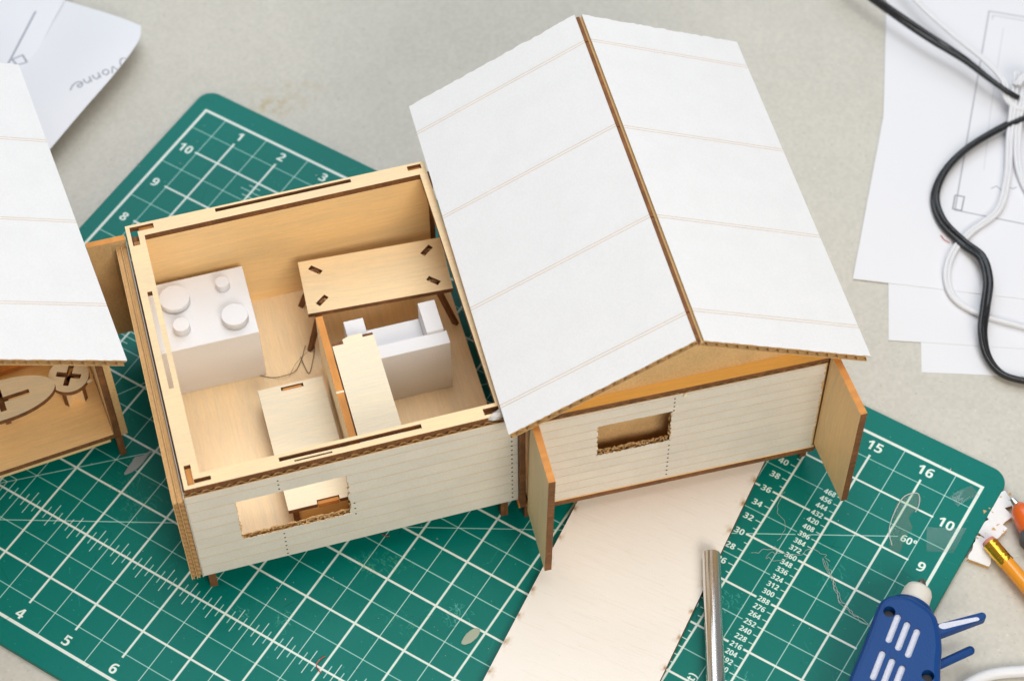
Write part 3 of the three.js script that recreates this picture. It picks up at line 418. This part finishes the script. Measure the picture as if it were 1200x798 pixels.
// ---------------------------------------------------------------- hot glue gun lying on its side
{
  const ex = [0.42, -0.907];                              // nozzle direction (x, z)
  const g = thing('glue_gun', 'blue hot glue gun with white nozzle lying on its side', 'glue gun', [212, 0, 80], 0);
  const P = (pts) => pts.map(([x, z]) => [x - 212, z - 80]);
  const body = P([[181, 110], [186.5, 97], [193.8, 81], [199.6, 67.6], [202.4, 63.2], [206.6, 61.2], [213, 61.4], [218.4, 64.6], [223.4, 69.4], [225.2, 75], [225.4, 85], [223.6, 96], [222, 112], [216, 140], [184, 140], [178, 122]]);
  const slots = [[208.0, 72.0], [211.6, 75.6], [215.4, 78.9], [199.9, 89.1], [203.6, 92.6], [207.4, 95.8]].map(([x, z]) => { const l = 12.2, w = 1.35, dx = -0.41, dz = 0.912, o = []; for (let k = 0; k < 8; k++) { const a = Math.PI * (k / 7); o.push([x - dx * Math.sin(a) * w + (-dz) * w * Math.cos(a), z - dz * Math.sin(a) * w + dx * w * Math.cos(a)]); } for (let k = 0; k < 8; k++) { const a = Math.PI * (k / 7); o.push([x + dx * (l + Math.sin(a) * w) + dz * w * Math.cos(a), z + dz * (l + Math.sin(a) * w) - dx * w * Math.cos(a)]); } return P(o); });
  const hole = (x, z, r) => P(Array.from({ length: 18 }, (_, i) => [x + r * Math.cos(i / 18 * 6.2832), z + r * Math.sin(i / 18 * 6.2832)]));
  const smooth = new THREE.SplineCurve(body.slice(0, 13).map(([x, z]) => new THREE.Vector2(x, z))).getPoints(70).map((v) => [v.x, v.y]);
  let solid = new Brush(flat([...smooth, ...body.slice(13)], [], 3, 24.5, 3)); solid.updateMatrixWorld();
  const ev = new Evaluator(); ev.useGroups = false;
  for (const [pts, d] of [...slots.map((q) => [q, 1.5]), [hole(204.6, 69.8, 2.6), 4], [hole(217.6, 99.6, 2.7), 4]]) { const cut = new Brush(flat(pts, [], 27.5 - d, d + 2)); cut.updateMatrixWorld(); solid = ev.evaluate(solid, cut, SUBTRACTION); }
  put('body', solid.geometry, M.blue, g);
  put('mould_seam', flat([...smooth, ...body.slice(13)].map(([x, z]) => [x * 1.004, z * 1.004]), [], 15, 0.3), M.blue, g);
  slots.forEach((s) => put('vent', flat(s, [], 26.0, 0.4), M.slotWhite, g));
  for (const [x, z] of [[204.6, 69.8], [217.6, 99.6]]) put('screw', new THREE.CylinderGeometry(2, 2, 0.8, 20).translate(x - 212, 24.2, z - 80), M.screw, g);
  // nozzle
  const lathe = (pts, m, n) => { const q = new THREE.LatheGeometry(pts.map(([r, y]) => new THREE.Vector2(r, y)), 36); q.rotateZ(-Math.PI / 2); q.rotateY(Math.atan2(-ex[1], ex[0])); q.translate(215.6 - 212, 15.5, 63.6 - 80); return put(n, q, m, g); };
  lathe([[0.01, -4], [9.6, -4], [9.9, 1.2], [9.2, 2.6], [8.4, 3.0], [0.01, 3.0]], M.blue, 'collar');
  lathe([[0.01, 2.4], [7.0, 2.4], [6.6, 5.4], [6.2, 10.4], [5.4, 12.2], [3.4, 13], [0.01, 13]], M.silicone, 'nozzle_sleeve');
  lathe([[0.01, 12.5], [2.4, 12.5], [2.2, 14.6], [1.4, 16.6], [0.9, 17], [0.01, 17]], M.darkMetal, 'nozzle_tip');
  // folding wire stand feet
  const prong = (a, b, w, y, t) => { const dx = b[0] - a[0], dz = b[1] - a[1], l = Math.hypot(dx, dz), nx = -dz / l, nz = dx / l, o = []; for (let k = 0; k <= 8; k++) { const q = Math.PI * (k / 8) ; o.push([b[0] + nx * w * 0.62 * Math.cos(q) + dx / l * w * 0.62 * Math.sin(q), b[1] + nz * w * 0.62 * Math.cos(q) + dz / l * w * 0.62 * Math.sin(q)]); } for (let k = 0; k <= 8; k++) { const q = Math.PI * (k / 8); o.push([a[0] - nx * w * Math.cos(q) - dx / l * w * Math.sin(q), a[1] - nz * w * Math.cos(q) - dz / l * w * Math.sin(q)]); } const m = put('stand_prong', flat(P(o), [], y, t, 0.6), M.blue, g); const in2 = o.map(([x, z]) => { const cx = (a[0] * 0.55 + b[0] * 0.45), cz = (a[1] * 0.55 + b[1] * 0.45); return [cx + (x - cx) * 0.74, cz + (z - cz) * 0.5]; }); put('rib', flat(P(in2), [], y + t - 0.05, 0.25), M.slotWhite, m); return m; };
  prong([225.4, 75.4], [244.8, 68.8], 2.7, 17, 5); 
  { const a = [225, 87], b = [240, 79.8], m = put('stand_prong', tube([[a[0] - 212, 11, a[1] - 80], [b[0] - 212, 11, b[1] - 80]], 2.0, 10, 14), M.blue, g); put('prong_end', new THREE.SphereGeometry(2.0, 18, 12).translate(b[0] - 212, 11, b[1] - 80), M.blue, m); }
}

// ---------------------------------------------------------------- papers
function sheet(name, pts, y, label, mat = M.sheet) { return put(name, flat(pts, [], y, 0.16), mat, null, { label, category: 'paper', group: 'paper sheets on the bench' }); }
{
  const P = 'paper_sheet';
  sheet(P, [[238.5, -87], [237.1, -70.5], [380, -62.5], [384, -140], [240, -150]], 0.05, 'lowest white paper sheet peeping out beneath the stack under the cables');
  sheet(P, [[226.5, -122], [223.3, -88.8], [390, -74.5], [396, -200], [231, -210]], 0.3, 'middle white paper sheet of the stack under the cables');
  const [c, x] = canvas(1024, 1024); x.fillStyle = '#e4e4e8'; x.fillRect(0, 0, 1024, 1024);
  // plan drawing printed on the top sheet; canvas spans x 200..400, z -330..-130 (mm)
  const X = (q) => (q - 200) / 200 * 1024, Z = (q) => (q + 330) / 220 * 1024; const ln = (pts, w, a = 0.55) => { x.strokeStyle = `rgba(120,120,132,${a})`; x.lineWidth = w; x.beginPath(); pts.forEach(([p, q], i) => i ? x.lineTo(X(p), Z(q)) : x.moveTo(X(p), Z(q))); x.stroke(); };
  ln([[420, -270], [297, -300], [263.6, -166.6], [420, -124]], 3.4); ln([[420, -267], [298.6, -297], [298, -294]], 2.0); ln([[303, -288], [289, -230], [281, -192]], 1.6, 0.28);
  ln([[264.8, -176], [269.2, -174.9], [266.8, -166.2], [262.6, -167.4], [264.8, -176]], 3.2, 0.8); ln([[283, -180], [286, -181.6], [288, -179], [291, -181.4], [294, -179.8], [296, -181]], 2.4, 0.6);
  const pts = [[243.9, -310], [234.3, -227.8], [209.6, -124.8], [400, -95], [420, -330], [246, -330]];
  const g = flat(pts, [], 0.6, 0.16), p = g.attributes.position, uv = new Float32Array(p.count * 2); for (let i = 0; i < p.count; i++) { uv[2 * i] = (p.getX(i) - 200) / 200; uv[2 * i + 1] = 1 - (p.getZ(i) + 330) / 220; } g.setAttribute('uv', new THREE.BufferAttribute(uv, 2));
  const tx = canvasTex(c); tx.wrapS = tx.wrapT = THREE.ClampToEdgeWrapping;
  put('plan_sheet', g, std({ map: tx, roughness: 0.75 }), null, { uv: false, label: 'top white sheet with a thin plan drawing beneath the black cable', category: 'paper', group: 'paper sheets on the bench' });
}
{
  // curled sheet with handwriting, and a plan sheet lying over its corner
  const [c, x] = canvas(1024, 1024); x.fillStyle = '#e4e5ea'; x.fillRect(0, 0, 1024, 1024);
  const edge = new THREE.CatmullRomCurve3([[-148, 0, -283.5], [-147.2, 0, -274], [-150, 0, -263.5], [-158, 0, -246.5], [-171, 0, -224], [-187, 0, -196], [-204, 0, -166]].map((q) => new THREE.Vector3(...q)));
  const NU = 40, NV = 40, pos = [], uv = [], idx = [], DX = -0.866, DZ = -0.5, LEN = 190;
  for (let j = 0; j <= NV; j++) { const e = edge.getPoint(j / NV); for (let i = 0; i <= NU; i++) { const u = i / NU, d = u * LEN, lift = 13 * Math.exp(-Math.pow(d / 46, 2)) * (0.55 + 0.45 * Math.sin(2.4 * j / NV + 0.5)) + 0.9; pos.push(e.x + DX * d, lift, e.z + DZ * d); uv.push(u, j / NV); } }
  for (let j = 0; j < NV; j++) for (let i = 0; i < NU; i++) { const a = j * (NU + 1) + i, b = a + NU + 1; idx.push(a, a + 1, b, b, a + 1, b + 1); }
  // pencil writing, in millimetres along its own baseline, carried on to the sheet
  x.strokeStyle = 'rgba(140,142,152,0.8)'; x.lineWidth = 5; x.lineCap = 'round';
  const bd = [-0.88, 0.47], bu = [0.47, 0.88], b0 = [-151.5, -257];
  const onSheet = ([a, b]) => { const px = b0[0] + bd[0] * a + bu[0] * b, pz = b0[1] + bd[1] * a + bu[1] * b; let lo = 0, hi = 1; for (let k = 0; k < 30; k++) { const m = (lo + hi) / 2, e = edge.getPoint(m); ((px - e.x) * -DZ + (pz - e.z) * DX) < 0 ? lo = m : hi = m; } const e = edge.getPoint(lo), d = (px - e.x) * DX + (pz - e.z) * DZ; return [d / LEN * 1024, lo * 1024]; };
  const stroke = (pts) => { const q = new THREE.CatmullRomCurve3(pts.map(([a, b]) => new THREE.Vector3(a, b, 0))).getPoints(40).map((v) => onSheet([v.x, v.y])); x.beginPath(); q.forEach(([a, b], i) => i ? x.lineTo(a, b) : x.moveTo(a, b)); x.stroke(); };
  stroke([[0, 6.6], [0.6, 4.2], [2.6, 3.4], [4.4, 4.6], [5.2, 7.2]]); stroke([[5.2, 7.2], [4.8, 3], [4.2, -0.6], [2.6, -2.4], [0.8, -1.8]]);
  stroke([[7.4, 4.4], [8.8, 0.6], [10.6, 4.6]]); stroke([[13.6, 4.2], [12.0, 3.2], [12.2, 0.8], [14.0, 0.6], [14.9, 2.6], [13.6, 4.2]]);
  stroke([[16.8, 0.6], [17.0, 4.0], [17.2, 3.0], [18.8, 4.2], [19.9, 3.0], [20.0, 0.6]]); stroke([[21.8, 0.6], [22.0, 4.0], [22.2, 3.0], [23.8, 4.2], [24.9, 3.0], [25.0, 0.6]]);
  stroke([[26.8, 2.4], [29.2, 2.8], [28.8, 4.6], [27.2, 4.2], [26.6, 2.0], [28.2, 0.4], [31.4, 1.4], [33.4, 3.6]]);
  const g = new THREE.BufferGeometry(); g.setAttribute('position', new THREE.Float32BufferAttribute(pos, 3)); g.setAttribute('uv', new THREE.Float32BufferAttribute(uv.map((q, i) => i % 2 ? 1 - q : q), 2)); g.setIndex(idx); g.computeVertexNormals();
  put('curled_sheet', g, std({ map: canvasTex(c), roughness: 0.75, side: THREE.DoubleSide }), null, { uv: false, label: 'curled white sheet with pencil handwriting near its lifted edge', category: 'paper', group: 'paper sheets on the bench' });
  const [c2, y] = canvas(512, 512); y.fillStyle = '#e3e4ea'; y.fillRect(0, 0, 512, 512); y.strokeStyle = 'rgba(110,112,130,0.8)'; y.lineWidth = 3;
  const g2 = flat([[-190, -314], [-206.3, -255.6], [-330, -290], [-330, -340], [-200, -345]], [], 4.6, 0.16), p2 = g2.attributes.position, w2 = new Float32Array(p2.count * 2); for (let i = 0; i < p2.count; i++) { w2[2 * i] = (p2.getX(i) + 330) / 150; w2[2 * i + 1] = 1 - (p2.getZ(i) + 350) / 100; }
  g2.setAttribute('uv', new THREE.BufferAttribute(w2, 2)); const X = (q) => (q + 330) / 150 * 512, Z = (q) => (q + 350) / 100 * 512;
  y.beginPath(); y.moveTo(X(-211), Z(-262)); y.lineTo(X(-214), Z(-266)); y.lineTo(X(-209), Z(-269)); y.lineTo(X(-206), Z(-264)); y.closePath(); y.stroke(); y.beginPath(); y.moveTo(X(-206), Z(-300)); y.lineTo(X(-217), Z(-258)); y.lineTo(X(-300), Z(-280)); y.stroke();
  put('plan_sheet', g2, std({ map: canvasTex(c2), roughness: 0.75 }), null, { uv: false, label: 'white plan sheet lying over the corner of the curled sheet', category: 'paper', group: 'paper sheets on the bench' });
}

// ---------------------------------------------------------------- cables
function flatCable(pts, w, t, seg) {                      // twin-core flat lead: two round cores side by side with a web
  const cv = new THREE.CatmullRomCurve3(pts.map((p) => new THREE.Vector3(...p)), false, 'centripetal'), prof = [], n = 10;
  for (let k = 0; k < 2; k++) for (let i = 0; i <= n; i++) { const a = (k ? 1 : -1) * (-Math.PI / 2) + Math.PI * 0.06 + (i / n) * Math.PI * 0.94 * 1; const q = k === 0 ? -0.42 * Math.PI + i / n * 1.34 * Math.PI * 0.64 : 0; void a; void q; }
  const lobe = (cx, from, to) => { for (let i = 0; i <= n; i++) { const a = from + (to - from) * i / n; prof.push([cx + t * Math.cos(a), t * Math.sin(a)]); } };
  lobe(w, -2.3, 2.3); lobe(-w, Math.PI - 2.3, Math.PI + 2.3);
  const pos = [], idx = [], m = prof.length;
  for (let j = 0; j <= seg; j++) {
    const p = cv.getPointAt(j / seg), tg = cv.getTangentAt(j / seg), tw = 0.9 * Math.sin(j / seg * 5.0), side = new THREE.Vector3(tg.z, 0, -tg.x).normalize(), up = new THREE.Vector3().crossVectors(tg, side).normalize().multiplyScalar(-1); if (up.y < 0) up.negate();
    const s2 = side.clone().multiplyScalar(Math.cos(tw)).addScaledVector(up, Math.sin(tw)), u2 = up.clone().multiplyScalar(Math.cos(tw)).addScaledVector(side, -Math.sin(tw));
    for (const [a, b] of prof) { const v = p.clone().addScaledVector(s2, a).addScaledVector(u2, b); pos.push(v.x, v.y, v.z); }
  }
  for (let j = 0; j < seg; j++) for (let i = 0; i < m; i++) { const a = j * m + i, b = j * m + (i + 1) % m; idx.push(a, b, a + m, b, b + m, a + m); }
  const g = new THREE.BufferGeometry(); g.setAttribute('position', new THREE.Float32BufferAttribute(pos, 3)); g.setIndex(idx); g.computeVertexNormals(); return g;
}
put('power_cable', flatCable([[215, 14, -318], [229.3, 15, -301], [244.6, 15, -284.3], [260.6, 14, -269], [276.6, 12.5, -255.5], [288, 12, -242.6], [296.5, 11, -234.6], [302, 9, -232]], 1.05, 1.4, 140), M.blackPvc, null, { label: 'glossy black cable running diagonally over the corner of the papers', category: 'cable', tile: 60 });
put('power_cable', flatCable([[335, 9, -237], [308.4, 7, -223.5], [290, 5, -214.6], [271.3, 4, -201.3], [259.5, 3.4, -187], [254, 3.2, -171.9], [256.1, 3.4, -157], [264.5, 3.8, -143.8], [271.5, 6.6, -132.8], [273.1, 6.4, -119.5], [269.8, 6.4, -103.4], [266.8, 6.0, -88.6], [268.2, 4, -75.9], [273.6, 3, -67.6], [285, 2.8, -63.3], [310, 2.8, -60]], 1.15, 1.5, 200), M.blackPvc, null, { label: 'glossy black cable winding in an S down across the papers', category: 'cable', tile: 60 });
{
  const w = (pts, label) => put('white_cable', merge([tube(pts.map(([x, y, z]) => [x - 0.9, y, z]), 1.05, 160, 10), tube(pts.map(([x, y, z]) => [x + 0.9, y + 0.1, z + 0.5]), 1.05, 160, 10)]), M.whitePvc, null, { label, category: 'cable', group: 'white cables over the papers' });
  w([[244, 13, -322], [252.5, 12, -305], [262, 11, -290], [275, 11, -272], [288, 11, -255.5], [295.6, 11, -241], [296.5, 9, -231], [304, 8, -225], [312, 9, -228], [316, 11, -238], [308, 13, -245], [301, 12, -238]], 'white cable running beside the diagonal black cable into a loop');
  w([[303, 11, -248], [299, 8, -228], [295.4, 5, -210], [291, 3.4, -184], [284, 2.4, -165], [269, 2.4, -151.6], [259, 2.4, -139], [254.6, 2.4, -124.7], [256.5, 2.4, -112.5], [265, 2.4, -104], [289, 2.4, -94.3], [315, 2.4, -86]], 'white cable passing beneath the winding black cable');
  w([[308, 6, -252], [305, 9, -236], [300, 5, -214], [298, 3, -190], [303, 2.4, -172], [318, 2.4, -160]], 'white cable hanging from the knot beside the plan drawing');
  put('white_cable', tube([[230, 2.6, 104], [236, 2.6, 94], [247, 2.6, 87.6], [263, 2.6, 85.4], [285, 2.6, 86]], 2.5, 60, 14), M.whitePvc, null, { label: 'thick white cable curving on the bench behind the glue gun', category: 'cable' });
}

// ---------------------------------------------------------------- pencil, orange tool, cardboard scraps
{
  const t = thing('pencil', 'yellow-orange hexagonal pencil with gold ferrule and worn pink eraser', 'pencil', [255.6, 6.5, 24.2], 0); t.rotation.set(0, -1.02, -0.0);
  const cyl = (r0, r1, a, b, seg = 24) => new THREE.CylinderGeometry(r1, r0, b - a, seg).rotateZ(-Math.PI / 2).translate((a + b) / 2, 0, 0);
  put('eraser', merge([cyl(3.0, 3.3, -0.6, 0.6), cyl(3.3, 3.3, 0.6, 2)]), M.pink, t);
  put('ferrule', new THREE.LatheGeometry([[3.35, 1], [3.55, 1.2], [3.55, 2.4], [3.3, 2.7], [3.55, 3.0], [3.55, 4.2], [3.3, 4.5], [3.55, 4.8], [3.55, 8.6], [3.3, 8.9], [3.55, 9.2], [3.55, 10.6], [3.3, 10.9], [3.6, 11.2], [3.6, 12.6], [3.2, 12.8]].map(([r, y]) => new THREE.Vector2(r, y)), 30).rotateZ(-Math.PI / 2), M.gold, t);
  put('shaft', new THREE.CylinderGeometry(3.75, 3.75, 130, 6).toNonIndexed().rotateZ(-Math.PI / 2).translate(77, 0, 0), M.pencil, t);
  const k = thing('craft_knife', 'orange handled tool with a metal tip lying above the pencil', 'tool', [269.5, 8, 5.5], 0); k.rotation.set(0, -1.1, 0);
  put('tip', cyl(1.2, 2.2, -2.5, 1.6), M.steel, k);
  put('handle', new THREE.LatheGeometry([[0.01, 1.0], [2.6, 1.2], [4.6, 4], [5.8, 8], [6.4, 14], [6.4, 60], [4, 66], [0.01, 67]].map(([r, y]) => new THREE.Vector2(r, y)), 36).rotateZ(-Math.PI / 2), M.orange, k);
  const gq = thing('dark_cap', 'dark grey rounded tool end between pencil and orange tool', 'tool', [276, 8, 24], 0);
  put('cap', new THREE.LatheGeometry([[0.01, 7], [3, 6.6], [5.6, 4], [6.8, 0], [6.8, -8], [0.01, -8]].map(([r, y]) => new THREE.Vector2(r, y)), 30).rotateZ(Math.PI / 2), M.grey, gq);
  const r = rng(44);
  const scrap = (x, z, l, w, a, y, lab) => { const s = thing('cardboard_scrap', lab, 'cardboard scrap', [x, y, z], a, 'cardboard scraps by the mat'); put('face', upright([...jag(-l / 2, -w / 2, l / 2, -w / 2, 8, 0.5, r), ...jag(l / 2, w / 2, -l / 2, w / 2, 8, 0.5, r)], [], 2.2, 0.4).rotateX(-Math.PI / 2), M.paper, s); put('flute', corrugated(l - 0.6, 0.7, 4.4, w - 0.5).translate(-l / 2 + 0.3, 1.2, -w / 2 + 0.2), M.kraft, s, { kind: 'stuff' }); put('liner', box(-l / 2, l / 2, 0, 0.35, -w / 2, w / 2), M.kraft, s); return s; };
  scrap(264.6, 1.2, 9, 8, 24, 0.2, 'short torn cardboard scrap beside the orange tool tip'); scrap(262.6, 8.6, 9.5, 8.5, 38, 0.3, 'torn cardboard scrap in the middle of the row by the mat'); scrap(258.6, 15.8, 11, 9, 44, 0.2, 'torn cardboard scrap with a crease just above the pencil eraser'); scrap(253.4, 26.6, 13, 9.5, 66, 0.2, 'torn cardboard scrap under the pencil eraser');
  const lump = []; for (let i = 0; i < 46; i++) { const g = new THREE.TetrahedronGeometry(0.6 + 1.0 * r()); g.scale(1.3, 0.6, 0.8); g.rotateY(r() * 6); g.rotateX(r() * 2); const f = r(); g.translate(266 - 15 * f + (r() - 0.5) * 12, 0.9 + 2 * r(), -4 + 34 * f + (r() - 0.5) * 7); lump.push(g); }
  put('cardboard_fluff', merge(lump), M.kraft, null, { kind: 'stuff', label: 'torn brown cardboard fluff among the scraps', category: 'debris' });
}

// ---------------------------------------------------------------- hot glue, tape and threads on the mat
{
  const blob = (pts, y, t, label, mat = M.glue, seed = 1) => { const r = rng(seed), o = new THREE.CatmullRomCurve3(pts.map(([a, b]) => new THREE.Vector3(a, 0, b)), true).getPoints(44).slice(0, -1).map((v) => [v.x + (r() - 0.5) * 0.25, v.z + (r() - 0.5) * 0.25]); return put('glue_smear', flat(o, [], y, t, Math.min(0.18, t * 0.4)), mat, null, { label, category: 'glue' }); };
  blob([[-130.6, -14.4], [-128.2, -20], [-126.4, -23.6], [-123.2, -24.4], [-119.4, -27.4], [-121.6, -22.6], [-124, -18.6], [-127.6, -15.4]], 3.02, 0.7, 'milky hot glue smear on the mat between pavilion and open room', phys({ color: new THREE.Color().setRGB(0.42, 0.46, 0.46), roughness: 0.4, transmission: 0.25, thickness: 0 }), 3);
  blob([[23.6, 71.8], [25.4, 67], [29, 64.4], [31.4, 64.6], [30.4, 68.4], [27, 71.4]], 3.02, 0.5, 'leaf shaped dried glue smear on the mat beside the offcut', phys({ color: new THREE.Color().setRGB(0.62, 0.68, 0.52), roughness: 0.35, transmission: 0.5, thickness: 0 }), 4);
  const loop = [[212.8, 26.4], [212.6, 20], [215.2, 12], [216.6, 4.6], [221.4, -1.6], [227.4, -3.4], [229, 0], [226.2, 5.4], [222.6, 9.4], [223.4, 14.6], [219.6, 20.6], [216.2, 27.4]];
  blob(loop, 3.02, 0.28, 'clear looped glue smear on the mat near the printed angle mark', phys({ color: new THREE.Color().setRGB(0.9, 0.93, 0.9), roughness: 0.1, transmission: 0.98, thickness: 0, ior: 1.24 }), 5);
  put('glue_strand', tube([[213.4, 3.4, 24], [212.8, 3.6, 17], [216.8, 3.4, 6], [222, 3.5, -1.4], [227.6, 3.4, -2.6], [227.8, 3.4, 2.4], [225.6, 3.4, 7]], 0.24, 60, 6), M.strand, null, { label: 'thick clear glue strand looping along the glue smear', category: 'glue' });
  const r = rng(91), str = (pts, rad, label) => put('glue_strand', tube(pts.map(([a, b], i) => [a, 3.3 + (i % 2 ? 0.5 : 0.1), b]), rad, 110, 5), M.strand, null, { label, category: 'glue', group: 'fine glue strands on the mat' });
  const wob = (pts, n, amp) => { const c = new THREE.CatmullRomCurve3(pts.map(([a, b]) => new THREE.Vector3(a, 0, b))), o = []; for (let i = 0; i <= n; i++) { const q = c.getPoint(i / n); o.push([q.x + (r() - 0.5) * amp, q.z + (r() - 0.5) * amp]); } return o; };
  const L = 'twisted bundle of clear glue strands winding over the mat towards the glue gun';
  str(wob([[150.6, 28.5], [158.3, 26.4], [169.4, 28.6], [180.8, 26.5], [185, 30.8]], 16, 2.2), 0.09, 'fine clear glue strand beside the printed point scale');
  str(wob([[160, 24], [166, 30], [158, 30], [164, 26]], 16, 2.5), 0.08, 'small tangle of glue strand on the printed point scale');
  put('glue_strand', merge([0, 1, 2].map((k) => tube(wob([[181.5 + k, 31], [185 + k * 0.6, 40], [188.2 - k * 0.5, 49.9], [193.1, 58.3], [199 + k, 63.5]], 18, 1.6).map(([a, b], i) => [a, 3.3 + (i % 2 ? 0.5 : 0.1), b]), 0.10, 110, 5))), M.strand, null, { label: L, category: 'glue', group: 'fine glue strands on the mat' });
  str(wob([[168, -4], [163.6, 5], [167, 14], [163, 21]], 14, 1.2), 0.08, 'fine clear glue strand beside the printed pica scale');
  const tape = flat([[229.9, 14.7], [247.6, 15.2], [240.2, 27.8], [228.4, 26.8]], [], 3.02, 0.07); put('tape_scrap', tape, M.film, null, { label: 'clear tape scrap stuck over the mat border', category: 'tape' });
  const g = new THREE.PlaneGeometry(12, 6, 12, 6), p = g.attributes.position; for (let i = 0; i < p.count; i++) p.setZ(i, 0.6 + 1.6 * Math.pow(Math.sin((p.getX(i) + 6) / 12 * 3.1), 2) * (0.6 + 0.4 * Math.sin(p.getY(i)))); g.rotateX(-Math.PI / 2); g.rotateY(0.5); g.translate(248.4, 3, -1.2); g.computeVertexNormals();
  put('tape_scrap', g, phys({ color: new THREE.Color().setRGB(0.93, 0.95, 0.94), roughness: 0.12, transmission: 0.94, thickness: 0, ior: 1.35, side: THREE.DoubleSide }), null, { label: 'crumpled clear tape scrap inside the mat corner', category: 'tape' });
  const bits = []; for (let i = 0; i < 120; i++) { const q = new THREE.TetrahedronGeometry(0.18 + 0.42 * r() * r()); q.scale(1.6, 0.5, 0.7); q.rotateY(r() * 6); const x = -180 + 460 * r(), z = -290 + 370 * r(); q.translate(x, 3.25, z); const a = -31.584 * Math.PI / 180, u = x * Math.cos(a) - z * Math.sin(a), v = x * Math.sin(a) + z * Math.cos(a); if (Math.abs(u) > 226 || Math.abs(v) > 150) q.translate(0, -3.05, 0); bits.push(q); }
  put('crumbs', merge(bits), M.speck, null, { kind: 'stuff', label: 'tiny pale pink crumbs scattered on bench and mat', category: 'debris' });
  for (const [pts, lab] of [[[[-12.5, 3.4, 17.4], [-10.6, 3.9, 18.6], [-9.2, 3.4, 18.2]], 'short red thread on the mat before the open room'], [[[-36.4, 3.4, 85.4], [-38.4, 3.8, 81.6], [-36.4, 3.6, 78.6], [-35, 3.4, 77.4]], 'curled red thread on the printed ruler line'], [[[254.6, 1.2, -150.6], [256.4, 1.6, -147.4], [258.6, 1.2, -146]], 'short red thread on the plan sheet']])
    put('red_thread', tube(pts, 0.2, 20, 6), M.red, null, { label: lab, category: 'thread' });
}

renderer.render(scene, camera);
